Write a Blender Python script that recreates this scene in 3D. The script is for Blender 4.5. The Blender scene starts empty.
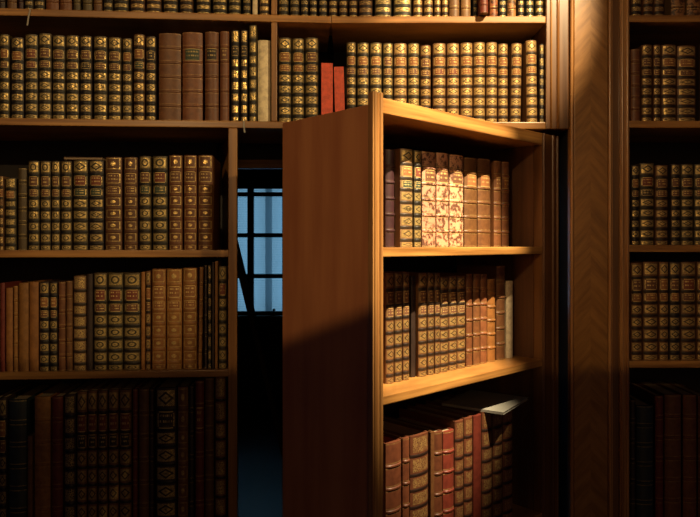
import bpy, bmesh, math, random
from mathutils import Vector, Matrix
random.seed(7)
C = bpy.context.scene.collection
SC = bpy.context.scene

# ------------------------------------------------------------------ camera, sky, lights, exposure
cam_d = bpy.data.cameras.new('camera'); cam = bpy.data.objects.new('camera', cam_d); C.objects.link(cam)
cam.location = (0, 0, 1.5); cam.rotation_euler = (math.pi/2, 0, 0)
cam_d.sensor_width = 36; cam_d.lens = 655/700*36; cam_d.shift_y = -14.5/700; cam_d.clip_start = .02
SC.camera = cam
SC.view_settings.view_transform = 'Standard'; SC.view_settings.look = 'None'
SC.view_settings.gamma = 1; SC.view_settings.use_curve_mapping = False
SC.view_settings.exposure = 0.0

w = bpy.data.worlds.new('twilight'); SC.world = w; w.use_nodes = True
nt = w.node_tree; nt.nodes.clear()
tc = nt.nodes.new('ShaderNodeTexCoord'); sx = nt.nodes.new('ShaderNodeSeparateXYZ')
rp = nt.nodes.new('ShaderNodeValToRGB'); bg = nt.nodes.new('ShaderNodeBackground'); wo = nt.nodes.new('ShaderNodeOutputWorld')
nt.links.new(tc.outputs['Generated'], sx.inputs[0]); nt.links.new(sx.outputs['Y'], rp.inputs[0])
nt.links.new(rp.outputs[0], bg.inputs[0]); nt.links.new(bg.outputs[0], wo.inputs[0])
rp.color_ramp.elements[0].position = .3; rp.color_ramp.elements[0].color = (.003, .0045, .016, 1)
rp.color_ramp.elements[1].position = .85; rp.color_ramp.elements[1].color = (.42, .66, .80, 1)

def spot(name, loc, target, energy, size, blend, color, radius):
    d = bpy.data.lights.new(name, 'SPOT'); d.energy = energy; d.spot_size = math.radians(size); d.spot_blend = blend
    d.color = color; d.shadow_soft_size = radius
    o = bpy.data.objects.new(name, d); C.objects.link(o); o.location = loc
    o.rotation_euler = (Vector(target)-Vector(loc)).to_track_quat('-Z', 'Y').to_euler()
    return o
WARM = (1.0, .64, .29)
# steep ceiling spotlight aimed at the open bookcase door
spot('ceiling_spotlight', (1.0, .85, 3.25), (.21, 1.70, 1.50), 1000, 21, .6, (1.0, .76, .46), .012)
# second ceiling spotlight on the upper shelves above the open door
spot('ceiling_spotlight', (1.0, .6, 3.0), (.41, 1.96, 2.14), 330, 23.5, .6, (1.0, .70, .36), .012)
# side spotlight grazing the left bookcase from the right
spot('side_spotlight', (1.35, .15, 2.62), (-.75, 1.92, 1.95), 95, 34, .5, (1.0, .70, .34), .012)
# wide hall lamp whose shade cuts the light off below
L2 = Vector((-.9, -1.5, 2.76))
el = math.radians(-25.4+84)
spot('hall_lamp', L2, L2+Vector((.05*math.cos(el), math.cos(el), math.sin(el))), 98, 168, .008, WARM, .02)
# weak warm glow of the distant hall
ad = bpy.data.lights.new('hall_glow', 'AREA'); ad.energy = 12; ad.size = 2.5; ad.color = (1, .56, .20)
ao = bpy.data.objects.new('hall_glow', ad); C.objects.link(ao); ao.location = (1.2, -3.2, 2.4); ao.rotation_euler = (math.radians(78), 0, math.radians(14))

# ------------------------------------------------------------------ node helpers
class NT:
    def __init__(s, name):
        s.m = bpy.data.materials.new(name); s.m.use_nodes = True; s.t = s.m.node_tree; s.t.nodes.clear()
        s.out = s.t.nodes.new('ShaderNodeOutputMaterial'); s.b = s.t.nodes.new('ShaderNodeBsdfPrincipled')
        s.t.links.new(s.b.outputs[0], s.out.inputs[0])
    def set(s, sock, v):
        if isinstance(v, bpy.types.NodeSocket): s.t.links.new(v, sock)
        elif v is not None: sock.default_value = v
    def math(s, op, a, b=None, c=None, clamp=False):
        n = s.t.nodes.new('ShaderNodeMath'); n.operation = op; n.use_clamp = clamp
        s.set(n.inputs[0], a)
        if b is not None: s.set(n.inputs[1], b)
        if c is not None: s.set(n.inputs[2], c)
        return n.outputs[0]
    def step(s, v, lo, hi):
        n = s.t.nodes.new('ShaderNodeMapRange'); n.interpolation_type = 'SMOOTHSTEP'
        s.set(n.inputs[0], v); n.inputs[1].default_value = lo; n.inputs[2].default_value = hi
        n.inputs[3].default_value = 0; n.inputs[4].default_value = 1
        return n.outputs[0]
    def mix(s, f, a, b, mode='MIX'):
        n = s.t.nodes.new('ShaderNodeMix'); n.data_type = 'RGBA'; n.blend_type = mode
        s.set(n.inputs[0], f)
        for i, v in ((6, a), (7, b)):
            if not isinstance(v, bpy.types.NodeSocket): v = (*v[:3], 1)
            s.set(n.inputs[i], v)
        return n.outputs[2]
    def noise(s, vec, scale, detail=3, rough=.55, dim='3D'):
        n = s.t.nodes.new('ShaderNodeTexNoise'); n.noise_dimensions = dim
        if vec is not None: s.t.links.new(vec, n.inputs['Vector'])
        n.inputs['Scale'].default_value = scale; n.inputs['Detail'].default_value = detail; n.inputs['Roughness'].default_value = rough
        return n.outputs[0]
    def mapping(s, vec, sc=(1, 1, 1), rot=(0, 0, 0), loc=None):
        n = s.t.nodes.new('ShaderNodeMapping'); s.t.links.new(vec, n.inputs[0])
        n.inputs['Scale'].default_value = sc; n.inputs['Rotation'].default_value = rot
        if loc is not None: s.set(n.inputs['Location'], loc)
        return n.outputs[0]
    def coord(s, k='Object'):
        return s.t.nodes.new('ShaderNodeTexCoord').outputs[k]
    def bump(s, h, strength, dist=.001):
        n = s.t.nodes.new('ShaderNodeBump'); n.inputs['Strength'].default_value = strength; n.inputs['Distance'].default_value = dist
        s.t.links.new(h, n.inputs['Height']); s.t.links.new(n.outputs[0], s.b.inputs['Normal'])
    def fin(s, color=None, rough=.5, metal=None, coat=0):
        if color is not None: s.set(s.b.inputs['Base Color'], color if isinstance(color, bpy.types.NodeSocket) else (*color, 1))
        s.set(s.b.inputs['Roughness'], rough)
        if metal is not None: s.set(s.b.inputs['Metallic'], metal)
        s.b.inputs['Coat Weight'].default_value = coat; s.b.inputs['Coat Roughness'].default_value = .18
        return s.m

def wood(name, dark, light, sc=(3, 3, 40), rough=.40, coat=.12, chevron=False):
    n = NT(name); co = n.coord()
    if chevron:
        sp = n.t.nodes.new('ShaderNodeSeparateXYZ'); n.t.links.new(co, sp.inputs[0])
        ax = n.math('ABSOLUTE', sp.outputs[0])
        cb = n.t.nodes.new('ShaderNodeCombineXYZ')
        n.set(cb.inputs[0], n.math('MULTIPLY', n.math('ADD', n.math('MULTIPLY', ax, 1.0), n.math('MULTIPLY', sp.outputs[2], .9)), 26))
        n.set(cb.inputs[1], n.math('MULTIPLY', n.math('SUBTRACT', sp.outputs[2], ax), 3))
        n.set(cb.inputs[2], n.math('MULTIPLY', n.math('SIGN', sp.outputs[0]), 3.0))
        v = cb.outputs[0]; g = n.noise(v, 1.6, 6, .65)
    else:
        v = n.mapping(co, sc); g = n.noise(v, 1.0, 7, .6)
    big = n.noise(co, 3.0, 2)
    f = n.step(g, .3, .7)
    c = n.mix(f, dark, light)
    c = n.mix(n.math('MULTIPLY', n.step(big, .4, .75), .35), c, tuple(x*.55 for x in dark))
    n.bump(g, .12)
    r = n.math('ADD', n.math('MULTIPLY', g, .25), rough-.12)
    return n.fin(c, r, coat=coat)

M = {}
M['wood_h'] = wood('walnut_edge_grain', (.20, .085, .02), (.50, .25, .065), (2.2, 9, 60))
M['wood_v'] = wood('walnut_upright_grain', (.19, .078, .018), (.40, .19, .05), (45, 30, 1.6))
M['bead'] = wood('polished_moulding', (.24, .10, .028), (.48, .25, .08), (60, 40, 1.6), rough=.27, coat=.6)
M['panel'] = wood('reddish_side_panel', (.42, .15, .055), (.56, .23, .085), (14, 14, 1.2), rough=.42, coat=.15)
M['midwood'] = wood('deep_brown_stile', (.08, .032, .010), (.19, .083, .025), (45, 30, 1.6), rough=.36, coat=.25)
M['inner'] = wood('shade_toned_inner_side', (.055, .022, .010), (.13, .055, .022), (30, 30, 1.4), rough=.5, coat=0)  # shade on the door's inner side is put into this darker wood colour
M['veneer'] = wood('chevron_veneer', (.21, .092, .016), (.36, .17, .036), chevron=True, rough=.34, coat=.4)
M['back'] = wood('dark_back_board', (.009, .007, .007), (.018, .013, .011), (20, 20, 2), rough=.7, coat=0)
M['darkwood'] = wood('dark_old_timber', (.035, .018, .010), (.08, .04, .02), (10, 10, 3), rough=.6, coat=0)
def flat(name, col, rough=.6, metal=0, ns=30, amt=.25):
    n = NT(name); g = n.noise(n.coord(), ns, 4)
    c = n.mix(n.math('MULTIPLY', g, amt*2), col, tuple(x*.5 for x in col))
    n.bump(g, .1); return n.fin(c, rough, metal)
M['pages'] = flat('aged_page_edges', (.34, .25, .15), .8, ns=200)
M['redpages'] = flat('red_stained_page_edges', (.45, .06, .035), .7, ns=200)
M['plaster'] = flat('dim_plaster', (.07, .065, .06), .9, ns=8)
M['floor'] = wood('floorboards', (.04, .02, .01), (.09, .045, .02), (30, 1.5, 1), rough=.4)
M['brass'] = flat('brass', (.75, .5, .18), .3, 1, 10, .1)
M['greypaper'] = flat('grey_paper_cover', (.30, .30, .26), .75, ns=40)
M['slip'] = flat('paper_slip', (.42, .38, .30), .8)
M['frame'] = flat('dark_window_frame', (.02, .022, .028), .5)

# leather spines: UV.x runs across the spine 0..1, UV.y across one compartment 0..1 (bands get 2+)
def leather(name, style):
    n = NT(name)
    uv = n.t.nodes.new('ShaderNodeUVMap').outputs[0]
    sp = n.t.nodes.new('ShaderNodeSeparateXYZ'); n.t.links.new(uv, sp.inputs[0])
    oi = n.t.nodes.new('ShaderNodeObjectInfo')
    seed = n.math('MULTIPLY', oi.outputs['Random'], 37.0)
    cb = n.t.nodes.new('ShaderNodeCombineXYZ')
    for i in range(3): n.set(cb.inputs[i], seed)
    co = n.mapping(n.coord(), loc=cb.outputs[0])
    base = oi.outputs['Color']; gs = oi.outputs['Alpha']
    x = n.math('SUBTRACT', sp.outputs[0], .5); y = n.math('SUBTRACT', sp.outputs[1], .5)
    ax = n.math('ABSOLUTE', x); ay = n.math('ABSOLUTE', y)
    fine = n.noise(co, 260, 3); mid = n.noise(co, 60, 4, .65)
    if style in 'DR':
        field = n.math('MULTIPLY', n.math('SUBTRACT', 1, n.step(ax, .41, .45)), n.math('SUBTRACT', 1, n.step(ay, .36, .41)))
        if style == 'D': d = n.math('ADD', n.math('MULTIPLY', ax, .82), ay)
        else:
            d = n.math('SQRT', n.math('ADD', n.math('MULTIPLY', x, x), n.math('MULTIPLY', y, y)))
            d = n.math('MULTIPLY', d, 1.12)
        ring = n.math('MULTIPLY', n.step(d, .19, .22), n.math('SUBTRACT', 1, n.step(d, .32, .35)))
        dot = n.math('SUBTRACT', 1, n.step(d, .05, .08))
        base = n.mix(ring, base, n.mix(1, base, (.3, .32, .34), 'MULTIPLY'))
        g = n.math('SUBTRACT', n.math('SUBTRACT', field, n.math('MULTIPLY', ring, .95)), n.math('MULTIPLY', dot, .7), clamp=True)
        cor = n.math('SINE', n.math('MULTIPLY', n.math('ADD', ax, ay), 60))
        g = n.math('SUBTRACT', g, n.math('MULTIPLY', n.math('MULTIPLY', n.step(cor, .0, .6), n.step(d, .36, .40)), .5), clamp=True)
    elif style == 'O':
        d = n.math('SQRT', n.math('ADD', n.math('MULTIPLY', x, x), n.math('MULTIPLY', y, y)))
        dot = n.math('SUBTRACT', 1, n.step(d, .14, .19))
        m_ = n.math('MAXIMUM', n.math('MULTIPLY', ax, 1.0), ay)
        fr = n.math('MULTIPLY', n.step(m_, .36, .38), n.math('SUBTRACT', 1, n.step(m_, .42, .44)))
        g = n.math('ADD', dot, n.math('MULTIPLY', fr, .7), clamp=True)
    elif style == 'S':
        vo = n.t.nodes.new('ShaderNodeTexVoronoi'); vo.feature = 'DISTANCE_TO_EDGE'; n.t.links.new(co, vo.inputs['Vector']); vo.inputs['Scale'].default_value = 190
        sc = n.math('SUBTRACT', 1, n.step(vo.outputs['Distance'], .10, .22))
        field = n.math('MULTIPLY', n.math('SUBTRACT', 1, n.step(ax, .38, .42)), n.math('SUBTRACT', 1, n.step(ay, .38, .42)))
        g = n.math('MULTIPLY', sc, field)
    else:
        fr = n.math('MULTIPLY', n.step(ay, .41, .43), n.math('SUBTRACT', 1, n.step(ay, .46, .48)))
        g = n.math('MULTIPLY', fr, .6) if style == 'P' else None
    # worn leather
    c = n.mix(n.math('MULTIPLY', n.step(mid, .35, .7), .6), base, n.mix(1, base, (.45, .4, .38), 'MULTIPLY'))
    if style == 'M':
        mb = n.noise(co, 75, 5, .7)
        c = n.mix(n.step(mb, .47, .56), n.mix(1, base, (1.5, 1.25, 1.1), 'MULTIPLY'), n.mix(1, base, (.30, .2, .16), 'MULTIPLY'))
        g = n.math('MULTIPLY', n.math('MULTIPLY', n.step(ay, .41, .43), n.math('SUBTRACT', 1, n.step(ay, .46, .48))), .8)
    # dark grooves on bands of the gilt books
    if style in 'DRS':
        bandm = n.step(sp.outputs[1], 1.5, 1.6)
        c = n.mix(bandm, c, n.mix(1, base, (.12, .12, .12), 'MULTIPLY'))
    if g is not None:
        wear = n.math('ADD', n.math('MULTIPLY', n.step(n.noise(co, 110, 4, .7), .38, .60), .7), .3)
        gm = n.math('MULTIPLY', n.math('MULTIPLY', g, wear), gs)
        c = n.mix(gm, c, (.85, .62, .22))
        met = n.math('MULTIPLY', gm, .9)
        n.bump(n.math('ADD', n.math('MULTIPLY', fine, .5), gm), .25, .0006)
        return n.fin(c, n.math('SUBTRACT', .50, n.math('MULTIPLY', gm, .17)), met)
    n.bump(fine, .3, .0006)
    return n.fin(c, .48, None)
for k in 'DROSMPF': M['L'+k] = leather('spine_leather_'+{'D':'diamond','R':'ring','O':'rosette','S':'scroll','M':'marbled','P':'banded','F':'smooth'}[k], k)
M['LB'] = (lambda n: (lambda oi, g: n.fin(n.mix(n.math('MULTIPLY', g, .7), oi.outputs['Color'], n.mix(1, oi.outputs['Color'], (.4, .36, .34), 'MULTIPLY')), .5))(n.t.nodes.new('ShaderNodeObjectInfo'), n.noise(n.coord(), 40, 4)))(NT('cover_board_leather'))
def label_mat():   # lettering-piece leather with rows of worn gold tooling
    n = NT('lettering_piece'); uv = n.t.nodes.new('ShaderNodeUVMap').outputs[0]
    sp = n.t.nodes.new('ShaderNodeSeparateXYZ'); n.t.links.new(uv, sp.inputs[0])
    oi = n.t.nodes.new('ShaderNodeObjectInfo'); y = sp.outputs[1]; x = sp.outputs[0]
    rows = n.step(n.math('SINE', n.math('MULTIPLY', y, 6.283*3)), .2, .5)
    br = n.step(n.noise(n.mapping(n.coord(), (420, 420, 30)), 1, 2), .46, .56)
    inside = n.math('MULTIPLY', n.math('SUBTRACT', 1, n.step(n.math('ABSOLUTE', n.math('SUBTRACT', x, .5)), .3, .34)), n.math('SUBTRACT', 1, n.step(n.math('ABSOLUTE', n.math('SUBTRACT', y, .5)), .34, .38)))
    edge = n.step(n.math('ABSOLUTE', n.math('SUBTRACT', y, .5)), .43, .45)
    g = n.math('MULTIPLY', n.math('MAXIMUM', n.math('MULTIPLY', n.math('MULTIPLY', rows, br), inside), n.math('MULTIPLY', edge, .8)), oi.outputs['Alpha'])
    mid = n.noise(n.coord(), 70, 3)
    c = n.mix(n.math('MULTIPLY', mid, .6), oi.outputs['Color'], n.mix(1, oi.outputs['Color'], (.4, .35, .3), 'MULTIPLY'))
    c = n.mix(g, c, (.85, .62, .22))
    return n.fin(c, .6, n.math('MULTIPLY', g, .4))
M['label'] = label_mat()

# ------------------------------------------------------------------ mesh helpers
def obj(name, bm, mats, parent=None, smooth=False):
    me = bpy.data.meshes.new(name); bmesh.ops.recalc_face_normals(bm, faces=bm.faces[:]) if bm else None
    if smooth == 'spine':
        for e in bm.edges:
            if abs(e.verts[0].co.z-e.verts[1].co.z) < 1e-6 or len({f.smooth for f in e.link_faces}) > 1: e.smooth = False
    bm.to_mesh(me); bm.free()
    for m in (mats if isinstance(mats, (list, tuple)) else [mats]): me.materials.append(m)
    if smooth is True:
        for p in me.polygons: p.use_smooth = True
    o = bpy.data.objects.new(name, me); C.objects.link(o)
    if parent: o.parent = parent
    return o
def box(bm, x0, x1, y0, y1, z0, z1, bev=0.0, top=None):
    vs = [bm.verts.new((x, y, z)) for z in (z0, z1) for x, y in ((x0, y0), (x1, y0), (x1, y1), (x0, y1))]
    fs = [bm.faces.new([vs[i] for i in q]) for q in ((3,2,1,0), (4,5,6,7), (0,1,5,4), (1,2,6,5), (2,3,7,6), (3,0,4,7))]
    if bev:
        bmesh.ops.bevel(bm, geom=list({e for f in fs for e in f.edges}), offset=bev, segments=2, affect='EDGES', profile=.6)
    return vs
def boxbm(*a, **k):
    bm = bmesh.new(); box(bm, *a, **k); return bm
def prism(bm, pts, z0, z1):        # vertical prism over a plan outline
    a = [bm.verts.new((x, y, z0)) for x, y in pts]; b = [bm.verts.new((x, y, z1)) for x, y in pts]
    n = len(pts); bm.faces.new(a[::-1]); bm.faces.new(b)
    for i in range(n): bm.faces.new((a[i], a[(i+1) % n], b[(i+1) % n], b[i]))
def bead(bm, xc, y, r, z0, z1, n=10):   # half-round moulding bulging to -y
    pts = [(xc+r*math.cos(math.pi+math.pi*i/n), y+r*math.sin(math.pi+math.pi*i/n)) for i in range(n+1)] + [(xc+r, y+.004), (xc-r, y+.004)]
    prism(bm, pts, z0, z1)
def tube(bm, a, b, r, n=8):
    a = Vector(a); b = Vector(b); q = (b-a).to_track_quat('Z', 'Y'); L = (b-a).length
    m = Matrix.Translation((a+b)/2) @ q.to_matrix().to_4x4()
    bmesh.ops.create_cone(bm, cap_ends=True, segments=n, radius1=r, radius2=r, depth=L, matrix=m)
def beam(bm, a, b, wx, wy):             # rectangular bar between two points
    a = Vector(a); b = Vector(b); q = (b-a).to_track_quat('Z', 'Y'); L = (b-a).length
    m = Matrix.Translation((a+b)/2) @ q.to_matrix().to_4x4() @ Matrix.Diagonal((wx, wy, L, 1))
    bmesh.ops.create_cube(bm, size=1, matrix=m)
def thing(name, label, cat, loc=(0, 0, 0), rz=0, group=None):
    o = bpy.data.objects.new(name, None); C.objects.link(o); o.empty_display_size = .05
    o.location = loc; o.rotation_euler = (0, 0, rz); tag(o, label, cat, group); return o
def tag(o, label, cat, group=None):
    o['label'] = label; o['category'] = cat
    if group: o['group'] = group
    return o
def struct(name, bm, m, parent=None):
    o = obj(name, bm, m, parent)
    if not parent: o['kind'] = 'structure'
    return o

# ------------------------------------------------------------------ survey: frames of the three bookcase fronts
F = 655.0
class Frame:
    def __init__(s, ox, oy, deg): s.ox, s.oy, s.th = ox, oy, math.radians(deg); s.c, s.s = math.cos(s.th), math.sin(s.th)
    def u(s, px, v=0):         # where the line of sight meets the plane v behind the front
        k = (px-350)/F; x0 = s.ox-v*s.s; y0 = s.oy+v*s.c
        return (k*y0-x0)/(s.c-k*s.s)
    def w(s, u, v): return (s.ox+u*s.c-v*s.s, s.oy+u*s.s+v*s.c)
    def z(s, px, py, v=0): return 1.5-(py-244)*s.w(s.u(px, v), v)[1]/F
D = 1.965
LEFT = Frame(-.057, D, 4.0)          # bookcase left of the joint
MID = Frame(-.057, D, 0.0)           # bookcase above the opening
RIGHT = Frame(.80, D, 0.0)           # bookcase right of the pilaster
DOOR = Frame(.0725, 1.474, 43.5)     # the open bookcase door
ZA, ZB, ZC, ZD, ZE = 2.184, 1.866, 1.482, 1.127, .655
TH = .021

# ------------------------------------------------------------------ structure
bm = bmesh.new(); box(bm, -4, 4, -4, 2.34, -.05, 0); struct('floor', bm, M['floor'])
bm = bmesh.new(); box(bm, -3, 2.6, 2.34, 6.1, -.05, 0); struct('floor_back_room', bm, M['floor'])['kind'] = 'structure'
bm = bmesh.new(); box(bm, -4, -.435, 2.36, 2.46, 0, 3.2); box(bm, .72, 4, 2.36, 2.46, 0, 3.2); box(bm, -.435, .72, 2.36, 2.46, 1.80, 3.2); struct('wall_partition', bm, M['plaster'])
bm = bmesh.new(); box(bm, -.445, .73, 2.325, 2.359, 1.769, 1.80, bev=.003); struct('trim_1', bm, M['wood_h'])
WY = 6.0
wx0, wx1, wz0, wz1 = -1.55, -.35, .848, 2.06
bm = bmesh.new(); box(bm, -3, wx0, WY, WY+.25, 0, 3.1); box(bm, wx1, 2.6, WY, WY+.25, 0, 3.1); box(bm, wx0, wx1, WY, WY+.25, 0, wz0); box(bm, wx0, wx1, WY, WY+.25, wz1, 3.1)
struct('wall_back', bm, M['plaster'])
struct('wall_left', boxbm(-3.1, -3, 2.46, 6.25, 0, 3.1), M['plaster']); struct('wall_right', boxbm(2.6, 2.7, 2.46, 6.25, 0, 3.1), M['plaster'])
struct('ceiling', boxbm(-3.1, 2.7, 2.46, 6.25, 3.1, 3.2), M['plaster'])
# window: frame, glazing bars, glass, light blind, outer mullions
def wpx(px): return (px-350)*WY/F
def wpz(py): return 1.5-(py-244)*WY/F
win = bpy.data.objects.new('window_1', None); C.objects.link(win); win['kind'] = 'structure'
bm = bmesh.new(); fy0, fy1 = WY+.03, WY+.08
for a, b, c_, d in ((wx0, wx1, wz1-.05, wz1), (wx0, wx1, wz0, wz0+.03), (wx0, wx0+.06, wz0, wz1), (wx1-.06, wx1, wz0, wz1)): box(bm, a, b, fy0, fy1, c_, d)
struct('window_frame', bm, M['frame'], win)
bm = bmesh.new()
for px in (215, 250, 285): box(bm, wpx(px)-.028, wpx(px)+.028, fy0-.01, fy1-.005, wz0, wz1-.02)
for py in (194, 235.2, 276.3): box(bm, wx0, wx1, fy0-.012, fy1-.007, wpz(py)-.019, wpz(py)+.019)
struct('glazing_bars', bm, M['frame'], win)
g = NT('window_glass'); g.b.inputs['Transmission Weight'].default_value = 1; g.b.inputs['IOR'].default_value = 1.05; g.fin((.75, .9, 1), .02)
struct('glass_pane', boxbm(wx0+.02, wx1-.02, WY+.055, WY+.058, wz0+.01, wz1-.01), g.m, win)
bl = NT('thin_blind'); co = bl.coord(); sp = bl.t.nodes.new('ShaderNodeSeparateXYZ'); bl.t.links.new(co, sp.inputs[0])
st = bl.step(bl.math('SINE', bl.math('MULTIPLY', sp.outputs[2], 6.283/.022)), -.2, .4)
tr = bl.t.nodes.new('ShaderNodeBsdfTransparent'); bl.set(tr.inputs[0], bl.mix(st, (.70, .78, .8), (.95, .97, 1)))
tl = bl.t.nodes.new('ShaderNodeBsdfTranslucent'); tl.inputs[0].default_value = (.55, .7, .8, 1)
mx = bl.t.nodes.new('ShaderNodeMixShader'); mx.inputs[0].default_value = .45
bl.t.links.new(tr.outputs[0], mx.inputs[1]); bl.t.links.new(tl.outputs[0], mx.inputs[2]); bl.t.links.new(mx.outputs[0], bl.out.inputs[0])
struct('blind', boxbm(wx0+.01, wx1-.01, WY+.10, WY+.102, wz0, wz1), bl.m, win)
bm = bmesh.new()
for px in (229, 266, 303): box(bm, wpx(px)-.03, wpx(px)+.03, WY+.18, WY+.22, wz0, wz1)
struct('outer_mullion', bm, M['frame'], win)
bm = bmesh.new(); box(bm, wpx(262), wpx(275), WY-.03, WY-.015, wpz(313), wpz(311)); box(bm, wpx(273), wpx(275), WY-.03, WY+.03, wpz(318), wpz(309)); struct('window_stay', bm, M['frame'], win)
struct('window_sill', boxbm(wx0-.05, wx1+.05, WY-.08, WY+.03, wz0-.03, wz0), M['darkwood'], win)

# ------------------------------------------------------------------ bookcase left of the joint
def child_shelf(par, x0, x1, z, depth=.30, y0=0, th=TH, name='shelf'):
    return obj(name, boxbm(x0, x1, y0, depth, z-th, z, bev=.0025), M['wood_h'], par)
bc = thing('bookcase', 'tall built-in wooden bookcase filling the left side, beside the dark opening', 'bookcase', (LEFT.ox, LEFT.oy, 0), LEFT.th)
XL = LEFT.u(-70)
us0, us1 = LEFT.u(228.3), LEFT.u(237.3)
for z in (ZA, ZB, 2.57): child_shelf(bc, XL, -.0005, z)
for z in (ZC, ZD, ZE, .12): child_shelf(bc, XL, us0+.001, z, depth=.29)
obj('stile', boxbm(us0, us1, -.004, .018, 0, ZB-TH-.0005, bev=.003), M['wood_v'], bc)
bm = bmesh.new(); dd = .31; sl = -.245
prism(bm, [(us1-.009, .0185), (us1-.001, .0185), (us1-.001+sl*dd, .0185+dd), (us1-.009+sl*dd, .0185+dd)], 0, ZB-TH-.0005); obj('side_panel', bm, M['wood_v'], bc)
obj('side_panel', boxbm(XL-.02, XL-.0005, -.004, .3, 0, 2.59, bev=.002), M['wood_v'], bc)
u0, u1 = LEFT.u(271.2), LEFT.u(277)
obj('upright', boxbm(u0, u1, .002, .295, ZB+.0005, ZA-TH-.0005, bev=.002), M['wood_v'], bc)
obj('upright', boxbm(u0, u1, .002, .295, ZA+.0005, 2.57-TH-.0005, bev=.002), M['wood_v'], bc)
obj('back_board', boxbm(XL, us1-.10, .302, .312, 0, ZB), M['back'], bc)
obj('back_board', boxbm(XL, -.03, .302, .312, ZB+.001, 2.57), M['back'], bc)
# centre section above the opening
bc2 = thing('bookcase', 'built-in bookcase section spanning above the open door, right of the shelf joint', 'bookcase', (MID.ox, MID.oy, 0), 0)
XR = MID.u(546)
for z in (ZA, ZB, 2.57): child_shelf(bc2, .0005, XR-.0005, z)
bm = bmesh.new(); box(bm, XR, MID.u(569), .0, .30, ZB-TH, 2.59, bev=.003); obj('stile', bm, M['midwood'], bc2)
bm = bmesh.new(); bead(bm, MID.u(558), -.0005, .0045, ZB-TH, 2.59); bead(bm, MID.u(551), -.0005, .003, ZB-TH, 2.59); obj('moulding', bm, M['bead'], bc2, True)
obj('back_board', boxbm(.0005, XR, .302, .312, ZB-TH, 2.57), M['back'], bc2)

# ------------------------------------------------------------------ pilaster between the bookcases
px0, px1 = (570.5-350)*.003, (629-350)*.003
pc = ((573+606)/2-350)*.003
pl = thing('pilaster', 'wooden pilaster with chevron veneer between the opening and right bookcase', 'pilaster', (pc, D-.01, 0))
obj('veneer_panel', boxbm((573-350)*.003-pc, (606.5-350)*.003-pc, 0, .33, 0, 2.7, bev=.002), M['veneer'], pl)
bm = bmesh.new(); bead(bm, (571.3-350)*.003-pc, .004, .0052, 0, 2.7); box(bm, (570-350)*.003-pc, (572.9-350)*.003-pc, .0085, .03, 0, 2.7); obj('moulding', bm, M['bead'], pl, False)
obj('jamb_shade_strip', boxbm((570-350)*.003-pc, (572.9-350)*.003-pc, .0302, .33, 0, 2.7), M['back'], pl)  # added near-black strip: shade of the gap painted on the pilaster's side
bm = bmesh.new(); bead(bm, (609-350)*.003-pc, .003, .006, 0, 2.7); box(bm, (606.6-350)*.003-pc, (612.5-350)*.003-pc, .0075, .33, 0, 2.7); obj('moulding', bm, M['bead'], pl)
obj('fillet', boxbm((612.6-350)*.003-pc, (619-350)*.003-pc, .012, .33, 0, 2.7), M['midwood'], pl)
bm = bmesh.new(); box(bm, (619.1-350)*.003-pc, (628.6-350)*.003-pc, .004, .33, 0, 2.7, bev=.002); bead(bm, (621.5-350)*.003-pc, .0045, .004, 0, 2.7); bead(bm, (626.5-350)*.003-pc, .0045, .004, 0, 2.7); obj('moulding', bm, M['bead'], pl)
# right bookcase
rx0 = (629-350)*.003-RIGHT.ox; rx1 = .62
bc3 = thing('bookcase', 'dim built-in wooden bookcase at the right edge, right of the pilaster', 'bookcase', (RIGHT.ox, RIGHT.oy, 0), 0)
RZ = [2.187, 1.870, 1.497, 1.149, .66]
for z in RZ + [2.57, .12]: child_shelf(bc3, rx0+.0005, rx1, z)
obj('back_board', boxbm(rx0, rx1, .302, .312, 0, 2.59), M['back'], bc3)
obj('side_panel', boxbm(rx1+.0005, rx1+.02, 0, .3, 0, 2.59), M['wood_v'], bc3)

# ------------------------------------------------------------------ the bookcase door standing open
dr = thing('bookcase_door', 'hidden door built as a wooden bookcase, swung open towards the room', 'bookcase', (DOOR.ox, DOOR.oy, 0), DOOR.th)
DW = .784; UI = .690; dep = .327
obj('side_panel', boxbm(-.030, -.006, .012, dep, .03, 1.812, bev=.0015), M['panel'], dr)
bm = bmesh.new(); box(bm, -.034, -.0005, -.004, .0115, .02, 1.838, bev=.0015); bead(bm, -.026, -.0035, .0045, .02, 1.838); bead(bm, -.008, -.0035, .005, .02, 1.838)
obj('stile', bm, M['bead'], dr)
obj('top_rail', boxbm(.0005, UI-.0005, 0, .03, 1.795, 1.83, bev=.003), M['wood_h'], dr)
obj('top_board', boxbm(.0005, UI-.0005, .0305, dep-.012, 1.797, 1.812), M['wood_h'], dr)
SZ = [1.4918, 1.157, .70, .10]
for z in SZ: child_shelf(dr, .0008, UI-.0008, z, depth=dep-.012, th=.021)
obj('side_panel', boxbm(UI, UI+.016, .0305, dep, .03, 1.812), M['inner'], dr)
bm = bmesh.new(); box(bm, UI, DW, 0, .03, .03, 1.83, bev=.002)
bead(bm, UI+.008, .0005, .004, .03, 1.83); bead(bm, UI+.06, .0005, .006, .03, 1.83); bead(bm, DW-.008, .0005, .005, .03, 1.83); obj('stile', bm, M['midwood'], dr)
obj('back_board', boxbm(.0005, UI-.0005, dep-.011, dep, .03, 1.812), M['back'], dr)

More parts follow.
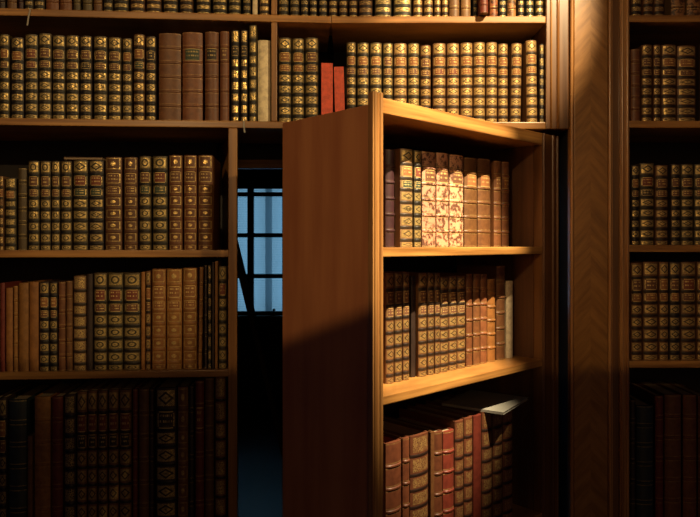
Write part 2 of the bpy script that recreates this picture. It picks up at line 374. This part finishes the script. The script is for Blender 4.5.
# ------------------------------------------------------------------ books
PAN = [0, .155, .30, .415, .545, .672, .80, .93, 1]      # compartment limits from the head
PANP = [0, .17, .335, .50, .665, .83, 1]
def arc(w, bulge, n, grow=0):
    pts = []
    for i in range(n+1):
        t = i/n; x = -w/2+w*t
        y = -bulge*(1-(2*t-1)**2)**.75
        # grow outwards for bands
        pts.append((x*(1+grow*2/w*.0), y-grow*min(1, (1-(2*t-1)**2)*3), t))
    return pts
def book_mesh(w, h, d, style, bulge, n=8):
    bm = bmesh.new(); uvl = bm.loops.layers.uv.new('UVMap')
    pan = PANP if style in 'PM' else PAN
    bt = .0011*(1.6 if style in 'PM' else 1.9)    # half band height
    gr = .0023 if style in 'PM' else .0009
    th = min(.003, w*.16)
    if style == 'F': lim = [0, 1]
    else: lim = pan
    st = []   # (z, grow, uvb for faces above it, kind)
    zs = [h*(1-p) for p in lim][::-1]
    rings = []
    for i in range(len(zs)-1):
        z0, z1 = zs[i], zs[i+1]
        a = z0 + (bt*2 if i > 0 else 0); b = z1 - (bt*2 if i < len(zs)-2 else 0)
        rings += [(a, 0, 'P'), (b, 0, 'B')]
        if i < len(zs)-2: rings += [(z1-bt, gr, 'B'), (z1+bt, gr, 'B')]
    rows = []
    inner = [(w/2-th, d), (w/2-th, 0.004+th), (-w/2+th, .004+th), (-w/2+th, d)]
    for z, g_, k in rings:
        pts = arc(w, bulge, n, g_)
        prof = [(-w/2, d, None)] + pts + [(w/2, d, None)]
        rows.append([bm.verts.new((p[0], p[1]+bulge, z)) for p in prof] + [bm.verts.new((x, y+bulge*.6, z)) for x, y in inner])
    for j in range(len(rows)-1):
        A, B = rows[j], rows[j+1]; N = len(A); kind = rings[j][2]
        for i in range(N):
            i2 = (i+1) % N
            f = bm.faces.new((A[i], A[i2], B[i2], B[i])); sp_ = 1 <= i <= n
            f.material_index = 0 if sp_ else 1; f.smooth = sp_
            if sp_:
                ta, tb = (i-1)/n, i/n
                va, vb = (0, 1) if kind == 'P' else (2, 2)
                for lp, (a, b) in zip(f.loops, ((ta, va), (tb, va), (tb, vb), (ta, vb))): lp[uvl].uv = (a, b)
    for R, top in ((rows[0], 0), (rows[-1], 1)):
        # cap the U: pair outer and inner loops
        N = n+3; outer = R[:N]; inn = R[N:]     # inner runs right->left
        idx = inn[::-1]                          # left back, left front, right front, right back
        def cap(vs):
            f = bm.faces.new(vs); f.material_index = 1
        cap([outer[0], outer[1], idx[1], idx[0]])
        h2 = n//2+1
        cap(outer[1:h2+1]+[idx[1]]); cap([outer[h2], idx[2], idx[1]]); cap(outer[h2:N-1]+[idx[2]])
        cap([outer[N-2], outer[N-1], idx[3], idx[2]])
    return bm, zs, bt, gr, th
def label_mesh(w, bulge, z0, z1, n=8):
    bm = bmesh.new(); uvl = bm.loops.layers.uv.new('UVMap'); L = []
    for z in (z0, z1):
        L.append([bm.verts.new((x*.94, y+bulge-.0004, z)) for x, y, t in arc(w, bulge, n)] + [bm.verts.new((x*.94, y+bulge+.0003, z)) for x, y, t in arc(w, bulge, n)][::-1])
    N = len(L[0])
    for i in range(N):
        i2 = (i+1) % N; f = bm.faces.new((L[0][i], L[0][i2], L[1][i2], L[1][i])); f.smooth = True
        ta = i/n if i <= n else 0; tb = min(1, (i+1)/n) if i < n else 0
        for lp, uv in zip(f.loops, ((ta, 0), (tb, 0), (tb, 1), (ta, 1))): lp[uvl].uv = uv
    for j in range(n):
        for R in L: bm.faces.new((R[j], R[j+1], R[N-2-j], R[N-1-j]))
    return bm
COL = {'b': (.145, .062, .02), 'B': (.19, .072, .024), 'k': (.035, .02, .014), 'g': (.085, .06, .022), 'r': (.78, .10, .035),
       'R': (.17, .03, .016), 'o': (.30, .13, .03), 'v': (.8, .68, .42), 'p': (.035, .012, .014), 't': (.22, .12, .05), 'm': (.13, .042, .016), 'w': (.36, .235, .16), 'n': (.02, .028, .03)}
CN = {'b': 'brown', 'B': 'reddish-brown', 'k': 'near-black', 'g': 'olive-brown', 'r': 'bright red', 'R': 'dark red', 'o': 'orange-tan', 'v': 'cream vellum', 'p': 'purplish-brown', 't': 'light tan', 'w': 'pale brown', 'm': 'mahogany-brown', 'n': 'dark blue-green'}
SN = {'D': 'gilt-diamond', 'R': 'gilt-ring', 'O': 'gold-rosette', 'S': 'gilt-scroll', 'M': 'mottled', 'P': 'ribbed', 'F': 'smooth'}
LC = {'r': (.20, .045, .02), 'b': (.16, .065, .03), 'k': (.03, .018, .012), 'g': (.05, .075, .045), 'o': (.30, .12, .035)}
ORD = ['', 'first', 'second', 'third', 'fourth', 'fifth', 'sixth', 'seventh', 'eighth', 'ninth', 'tenth', 'eleventh', 'twelfth', 'thirteenth', 'fourteenth', 'fifteenth', 'sixteenth']
# row: frame, shelf z, default top pixel, setback, depth, name; books "x0,x1,ytop,style,colour,gilt,labels"
def make_row(frame, zs, rowname, setback, depth, spec, group, grow_r=0):
    items = [s.split() for s in spec.strip().split(';') if s.strip()]
    n = len(items)
    def opts(it): return dict(q.split('=') for q in it[6:])
    ext = []
    for it in items:
        sb = setback + float(opts(it).get('sb', 0)); ext.append([frame.u(float(it[0]), sb), frame.u(float(it[1]), sb), sb])
    for a, b in zip(ext, ext[1:]):
        if a[1] > b[0]-.0006:
            if a[2] > b[2]: a[1] = b[0]-.0006
            else: b[0] = a[1]+.0006
    for i, it in enumerate(items):
        x0, x1, yt = float(it[0]), float(it[1]), float(it[2]); style, col = it[3][0], it[3][1]
        gilt = float(it[4]) if len(it) > 4 else .9
        labs = it[5] if len(it) > 5 else ('ob' if style in 'DR' else '')
        opt = dict(q.split('=') for q in it[6:])
        sb = setback + float(opt.get('sb', 0)); d = float(opt.get('d', depth))
        u0, u1 = ext[i][:2]
        wdt = (u1-u0)-.0012; uc = (u0+u1)/2; zt = float(opt['zt']) if 'zt' in opt else frame.z((x0+x1)/2, yt, sb)
        h = zt-zs-.0006
        tilt = math.radians(float(opt.get('tilt', 0)))
        if tilt: h = h/math.cos(tilt)-wdt*abs(math.sin(tilt)); wdt *= .97
        d *= 1+random.uniform(-.06, .06)
        bulge = 0.0 if opt.get('flat') else min(.008, wdt*.24)
        if style == 'F': bulge *= .8
        li, ri = i+1, n-i
        if li <= ri: pos = ('leftmost' if li == 1 else ORD[li]+' from left')
        else: pos = ('rightmost' if ri == 1 else ORD[ri]+' from right')
        lean = ' leaning' if abs(tilt) > .03 else ''
        size = 'thick ' if wdt > .05 else ('slim ' if wdt < .024 else '')
        label = '%s%s %s%s book, %s %s' % (size, CN[col], SN[style], lean, pos, rowname)
        label = opt['lab'].replace('_', ' ') if 'lab' in opt else label
        wx, wy = frame.w(uc, sb)
        lift = wdt/2*abs(math.sin(tilt))+.0004
        t = thing('book', label, 'book', (wx, wy, zs+lift), frame.th, group)
        t.rotation_euler = (0, tilt, frame.th+math.radians(random.uniform(-.5, .5)))
        bm, zz, bt, gr, th = book_mesh(wdt, h, d, style, bulge, 8)
        b = obj('binding', bm, [M['L'+style], M['LB']], t, 'spine')
        j = random.uniform(.82, 1.18); cc = COL[col]
        b.color = (cc[0]*j, cc[1]*j*random.uniform(.94, 1.06), cc[2]*j, gilt*random.uniform(.8, 1.0) if gilt else 0)
        pg = obj('page_block', boxbm(-wdt/2+th+.0002, wdt/2-th-.0002, .0045+th+bulge*.6, d-.004, .0025, h-.0035), M['redpages'] if opt.get('pg') == 'r' else M['pages'], t)
        if labs and style != 'F' and not opt.get('nolab'):
            pan = PANP if style in 'PM' else PAN
            for k_, lc in enumerate(labs):
                if lc == '-': continue
                a, c_ = h*(1-pan[k_+2]), h*(1-pan[k_+1]); q = bt*2.3
                lb = obj('title_label', label_mesh(wdt, bulge, a+q, c_-q), M['label'], t, 'spine')
                lb.color = (*LC[lc], .35+.5*min(gilt, 1))
                if lc in 'gr' and style in 'DR': lb['label'] = 'greenish lettering panel' if lc == 'g' else 'red lettering panel'

ROW0L = """-14 -3 -40 Pb .3; -2 4.5 -41 Pk .3; 6 16 -40 Pb .5; 18 23 -42 Pp .4; 24 32.5 -42 Dg .7; 33.5 43.5 -42 Dg .7; 45 58 -44 PB .4; 59 71 -44 PB .4; 73 80 -43 Pg .5; 82 91.5 -41 Pg .8;
93 101.5 -42 Pb .6; 103 112 -42 Dg .6; 113.5 127.5 -41 Dg .9; 130 144 -41 Db .9; 146 160.5 -41 Db .8; 163 177 -42 Dg .9; 179.5 192.5 -42 Db .7; 196 210 -42 Dg 1; 212.5 226.5 -42 Dg 1; 228.5 240.5 -42 Dg .8; 243 250.5 -40 Dg .7; 252.3 257.5 -44 Fv 0; 259.5 269.5 -40 St 1"""
ROW0R = """278.5 288.5 -38 Rg .6; 290 299.5 -38 Rg .5; 300.8 308.5 -38 Rk .9; 309.7 317.3 -38 Rk .9; 318.8 327.5 -38 Rk .9; 329 337.5 -37 Rb .8; 339 347.5 -37 Rb .9; 349 357.5 -37 Rb .9; 359 372.5 -39 Db .6;
375 391.5 -42 Dg .9; 394 411.5 -42 Dg 1; 413.5 422.7 -40 Rb .9; 424 433.3 -40 Rb .9; 434.4 441 -40 Rb .8; 442 448.6 -40 Rb .8; 449.6 459.8 -41 Pt .9 bb; 461.5 471 -41 Pt .9 bb; 473.3 479.6 -41 Dn .8; 480.6 488.6 -36 PR .4 - sb=-.042 lab=dark_red_book_pulled_forward_over_the_top_shelf_edge,_above_the_open_door; 490 498.3 -38 MB .7; 499.3 506.8 -38 Sn 1; 507.8 516.5 -38 Mt .9; 518 524.8 -38 Sk .9; 526 534.3 -38 Sn 1; 535.8 544.2 -38 Sg 1"""
ROW1L = """-16 -2 35 Dg .9; -1 8.5 34 Dg 1 ob; 10 22.8 37 Dk .9 ob; 24 37 34 Dg .8 rr; 38 50.5 33 Dg .9 bb; 51.6 64.3 35 Dg .9 bb; 65.3 78.2 35 Dg .9 bb; 79.2 91.2 35.5 Dk .9 bk; 93 106.5 36 Dg 1 bb; 107.8 120.6 37 Dg 1 bb; 122 131.5 38 Dg .8 ob; 133 144.2 34 Db 1 og; 145.4 155.6 36 Dk 1 kb;
158.3 180.6 33 PB .35; 182 202.3 32 PB .45 g; 204.5 218.4 31.5 PB .45 k; 219.6 229 31 PB .35 b; 230.8 239.2 30 Sk 1.4 k; 240.3 247.6 30 Sk 1.4 k; 249 256.8 25 Sg .9; 257.6 270.4 40 Fv 0 - sb=.002 lab=blank_cream_vellum_book_at_the_right_end_against_the_thin_upright"""
ROW1R = """278.4 291.4 37.5 Dg 1 oo; 292.2 304.3 38 Dg 1 oo; 305.2 318.4 37.5 Dg .9 bb; 321.2 333 63 Fr 0 - flat=1 sb=-.004 lab=taller_of_two_bright_red_books_behind_the_open_door,_left_one; 335 345.4 66.5 Fr 0 - flat=1 sb=-.004 tilt=-1.5 lab=smaller_of_two_bright_red_books_behind_the_open_door,_right_one; 346.4 356 42 Dg .9 ob; 357 369 42.5 Dg 1 ob; 370 382 42.5 Dg 1 ob; 383 393 43 Dg .9 bb; 394 407 43 Dt .8 oo; 408 419.6 43 Dg 1 ob; 420.6 431.2 45 Db .9 bb;
433.2 446 43 Dt .9 or; 447.2 459.6 43 Dt 1 or; 461 473 42.5 Dt 1 oo; 474 485.6 42 Dt 1 oo; 486.6 497.6 42 Dt 1 oo; 498.6 508.4 43.5 Dt 1 oo; 510.6 521.5 43 Dt .9 oo tilt=.9; 527 538.2 40 Dt 1 oo tilt=-.6; 539.7 544.2 44 Dk .8 - d=.12"""
ROW2 = """-12 -1.5 176 Db .7; -1 3 176 Dt 1; 4.3 15.2 178 Sg .8 o; 17.5 26 168 Pg .9; 27.4 38.5 160.8 Rg 1 bb; 39.6 50 161 Rg 1 bb; 51 59.3 161 Rg 1 bb; 60.3 71 161 Rg 1 bb; 72.4 87 160 Dg 1 rg; 88.4 103 160 Dk .9 rg; 104.6 121.2 157 Ob 1.2 bb; 123.4 137 157 Ob 1.1 bb; 138.8 150.6 156 Rg .9 bg; 152.2 167 156 Rg .9 rg; 168.6 182 155 OB 1.3 b; 183.4 196.6 155 OB 1.3 b; 197.8 212.6 155 OB 1.3 b"""
ROW3 = """-10 -.5 285 Pb .4; 0 4.6 283 FR 0; 5.4 12.4 288 Fo 0; 13.2 17.4 286 Po .7; 18.2 28 283 Fo 0; 28.6 38 282 Fo 0; 38.8 48.6 282 Rk 1.2; 49.4 57 282 Rk .9; 58 65 282 PB .7; 65.8 72 281 Pb .5; 72.8 85.6 276 St 1.1; 86.6 92.4 274 Fk 0; 93.2 106.4 273 Rg .9 rb; 107.4 122.4 273 Rg .9 rb; 123.4 140 273 Rg .9 rb; 141 145 272 Fo 0; 145.6 150.4 271 Rb .9; 151.4 165.4 269 Oo 1.1 oo; 166.2 181.6 269 Oo 1.1 oo; 182.6 196.8 268 Oo 1.1 oo; 198 202 267 Po .9 - tilt=.8; 204.4 207.2 265 Pk .6 - d=.13; 207.8 211.4 265 Sk 1 - d=.12; 212 214.2 262 Fk 0 - d=.12; 214.7 217.8 261 Fo 0 - d=.11; 218.6 226.4 266 Dg .9 r d=.10"""
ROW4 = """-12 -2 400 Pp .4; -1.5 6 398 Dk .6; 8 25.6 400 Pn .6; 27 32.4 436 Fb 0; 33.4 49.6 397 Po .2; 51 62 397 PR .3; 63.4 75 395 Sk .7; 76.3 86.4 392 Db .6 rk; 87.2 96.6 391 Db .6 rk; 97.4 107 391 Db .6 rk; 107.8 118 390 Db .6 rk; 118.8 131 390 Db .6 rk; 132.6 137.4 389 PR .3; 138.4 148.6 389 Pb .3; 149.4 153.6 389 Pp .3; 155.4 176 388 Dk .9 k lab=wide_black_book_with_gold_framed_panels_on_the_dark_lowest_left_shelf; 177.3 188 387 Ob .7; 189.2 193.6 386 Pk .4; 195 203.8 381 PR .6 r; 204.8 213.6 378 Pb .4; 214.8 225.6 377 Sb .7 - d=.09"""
S1 = """387.5 401.8 150 Pp .1 - sb=.012; 402.4 414.8 149 Dt 1.3 og sb=-.008; 415.6 422.6 150.5 Dg 1.1 rg sb=-.006; 424.2 438 152 Mw .9 b; 438.8 450.8 153 Mw .9 b; 451.8 465.6 155 Mw .9 b; 466.6 479.2 158 Pb .4 o; 480 492.6 159 Pb .4 o; 496 503 161 PB .7 o; 504 510.8 162 PB .7 o"""  # leftmost book's very dark purple has the stile's shadow in its colour
S2 = """387.5 395.6 273 Db .4 bb; 396.2 403.6 272.5 Db .45 bb; 404.2 410.8 272 Db .45 bb; 411.8 419.6 276 Fk 0 - sb=.012; 420.3 428.6 273 Db .45 bb; 429.2 435.4 273 Db .45 bb; 436 441 273 Db .45 bb; 441.8 450 276.5 Db .5 bb; 450.6 458.6 276 Db .5 bb; 459.2 467 276 Db .5 bb; 468 473.6 274 PB .6; 475.2 481.6 274 PB .6; 482.4 488.6 274 PB .6; 489.6 497 279 Po .5; 498.6 507 266 Pb .5; 508 514.6 281 Fv 0"""  # near-black smooth book is an added filler that keeps the gap dark
S3 = """388 403.6 442 Pm .35 - pg=r; 404.3 411 438 Pm .35; 412.4 430.6 434.5 Sm .3; 431.4 435.2 432 Fb 0; 436 444.6 432 Pm .3; 445.4 456 431 PR .8 - lab=red-ribbed_old_leather_book_in_the_middle_of_the_door's_bottom_shelf; 457 465.6 428 Sm .25 - zt=1.030; 466.4 474.4 425 Sm .25 - zt=1.031; 475.2 483 422 FR 0 - zt=1.030; 484 494 418.5 Sm .25 - zt=1.033; 495 504.4 416 Sm .25 - zt=1.032; 505.2 514.6 414 Sm .25 - zt=1.033"""
R0R = """632 642.4 -40 Sb .9; 644 654 -40 Db .4; 655 665 -40 Db .4; 672 686.4 -40 Mt .9; 688 702 -40 Mt .9; 703 714 -40 Db .6"""
R1 = """631.5 641 49 PB .5; 642.4 653 44.5 Db .9 bb; 654 661.4 44.5 Db .9 bb; 662.6 677.4 44.5 Db 1 ob; 678.4 697 45.5 Db .9 ob; 701 712 44 Pk .5"""
R2 = """632 639.8 165 Dk .9; 640.8 655.2 163 Dg 1.1 rk; 656.4 669 165 Db .7 bb; 671.8 681 164 Dk .8 bb; 682 694.4 164 Dg .8 bb; 695.4 708 164 Dg .9 bb"""
R3 = """632 643 263 Db 1 bo; 644.2 659 262 Db 1 bo; 660 669.4 262 Db .9 oo; 670.4 681 262 Dk .9 bo; 682 697 262 Db .7 rb; 698 709 262 Db 1 ob"""
R4 = """630.6 636.2 400 Pk .4; 637.4 654.4 406 Pn .4; 656 664.4 396 PR .4; 665.6 682.4 395 PB .35; 684 698 395 PB .35; 699 710 396 PB .35"""
make_row(LEFT, ZA, 'on top-left shelf, left of upright', .012, .19, ROW0L, 'books on the top left shelf')
make_row(MID if False else LEFT, ZA, 'on top shelf right of the upright', .012, .19, ';'.join(ROW0R.split(';')[:6]), 'books on the top shelf right of the upright')
make_row(MID, ZA, 'on top shelf above the open door', .012, .19, ';'.join(ROW0R.split(';')[6:]), 'books on the top shelf above the open door')
make_row(LEFT, ZB, 'on second-highest shelf, left of upright', .012, .19, ROW1L, 'books on the second left shelf')
make_row(LEFT, ZB, 'just right of the thin upright, second-highest shelf', .012, .19, ';'.join(ROW1R.split(';')[:3]), 'gilt diamond books beside the thin upright')
make_row(MID if False else LEFT, ZB, 'behind the open door', .012, .19, ROW1R.split(';')[3], 'bright red books')
make_row(MID, ZB, 'on shelf above the open door', .012, .19, ';'.join(ROW1R.split(';')[4:]), 'books on the shelf above the open door')
make_row(LEFT, ZC, 'on left bay shelf below long shelf', .012, .19, ROW2, 'books on the upper shelf of the left bay')
make_row(LEFT, ZD, 'on left bay middle shelf', .012, .17, ROW3, 'books on the middle shelf of the left bay')
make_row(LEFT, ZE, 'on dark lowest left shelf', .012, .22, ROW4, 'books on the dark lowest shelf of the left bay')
make_row(DOOR, SZ[0], "on open door's top shelf", .075, .15, S1, "books on the open door's top shelf")
make_row(DOOR, SZ[1], "on open door's middle shelf", .078, .15, S2, "books on the open door's middle shelf")
make_row(DOOR, SZ[2], "on open door's bottom shelf", .04, .20, S3, "books on the open door's bottom shelf")
make_row(RIGHT, RZ[0], 'on highest shelf, far right bookcase', .012, .19, R0R, 'books on the top shelf of the right bookcase')
make_row(RIGHT, RZ[1], 'on second shelf, far right bookcase', .012, .19, R1, 'books on the second shelf of the right bookcase')
make_row(RIGHT, RZ[2], 'on third shelf, far right bookcase', .012, .19, R2, 'books on the third shelf of the right bookcase')
make_row(RIGHT, RZ[3], 'on fourth shelf, far right bookcase', .012, .19, R3, 'books on the fourth shelf of the right bookcase')
make_row(RIGHT, RZ[4], 'on dark lowest shelf, far right bookcase', .012, .22, R4, 'books on the lowest shelf of the right bookcase')

# ------------------------------------------------------------------ grey booklet lying on the door's bottom row
ZT = 1.0334
a = DOOR.w(.487, -.006)
bk = thing('booklet', "thin grey booklet lying flat on the door's bottom row of books", 'booklet', (a[0], a[1], ZT), DOOR.th+math.radians(13))
bm = bmesh.new(); box(bm, -.02, .19, 0, .185, 0, .0012); box(bm, -.02, .19, 0, .185, .0058, .007); box(bm, -.02, -.0185, 0, .185, .0012, .0058); obj('cover', bm, M['greypaper'], bk)
obj('page_block', boxbm(-.0182, .186, .003, .182, .0014, .0056), M['pages'], bk)

# thin pamphlet laid on the books of the left bay
u0, u1 = LEFT.u(64, .03), LEFT.u(102.5, .03); zt = LEFT.z(90, 160, .03)+.0012; wx, wy = LEFT.w(u0, .03)
pm = thing('pamphlet', 'thin brown pamphlet lying flat on gilt books, left bay upper shelf', 'pamphlet', (wx, wy, zt), LEFT.th)
bm = bmesh.new(); box(bm, 0, u1-u0, 0, .14, 0, .001); box(bm, 0, u1-u0, 0, .14, .006, .007); box(bm, 0, .001, 0, .14, .001, .006)
cv = obj('cover', bm, M['LB'], pm); cv.color = (.17, .08, .035, 0)
obj('page_block', boxbm(.0012, u1-u0-.002, .002, .138, .0011, .0059), M['pages'], pm)

# ------------------------------------------------------------------ paper slips hanging over shelf edges
def slip(frame, px, z, L, lean, label):
    u = frame.u(px); bm = bmesh.new(); prev = None
    pts = [(0, .02, z+.001), (0, -.0015, z+.001), (.002, -.0035, z-.006), (lean*.4, -.0045, z-L*.5), (lean, -.0035, z-L)]
    for x, y, zz in pts:
        cur = [bm.verts.new((u+x+s*.0022, y, zz)) for s in (-1, 1)] + [bm.verts.new((u+x+s*.0022, y+.0004, zz+.0004)) for s in (1, -1)]
        if prev:
            for i in range(4): bm.faces.new((prev[i], prev[(i+1) % 4], cur[(i+1) % 4], cur[i]))
        else: bm.faces.new(cur)
        prev = cur
    bm.faces.new(prev)
    o = obj('bookmark_ribbon', bm, M['slip']); o.location = (frame.ox, frame.oy, 0); o.rotation_euler = (0, 0, frame.th)
    tag(o, label, 'bookmark', 'pale bookmarks over shelf edges')
slip(LEFT, 30, ZA, .05, -.006, 'pale bookmark ribbon hanging over the top shelf edge, far left')
slip(LEFT, 243.5, ZB, .035, .004, 'pale bookmark ribbon hanging over shelf edge above the dark opening')

# ------------------------------------------------------------------ wooden ladder in the dark back room
def at(px, py, Y): return Vector(((px-350)*Y/F, Y, 1.5-(py-244)*Y/F))
ld = thing('ladder', 'dark wooden ladder leaning in the unlit room behind the opening', 'ladder', (0, 0, 0))
p0, p1 = at(229, 222, 3.6), at(250.5, 311, 3.6)
p1 = p0+(p1-p0)*((p0.z)/(p0.z-p1.z)); ld.location = (p1.x, 3.6, 0)
off = Vector((p1.x, 3.6, 0))
for dy in (0, .38):
    bm = bmesh.new(); dv = Vector((-.157*dy, dy, 0)); beam(bm, p0-off+dv, p1-off+dv+Vector((0, 0, .004)), .07, .028); obj('rail', bm, M['darkwood'], ld)
for k in range(6):
    q = p0.lerp(p1, (k+.5)/6.3)-off; bm = bmesh.new(); tube(bm, q+Vector((0, .012, 0)), q+Vector((-.157*.38, .37, 0)), .014); obj('rung', bm, M['darkwood'], ld)
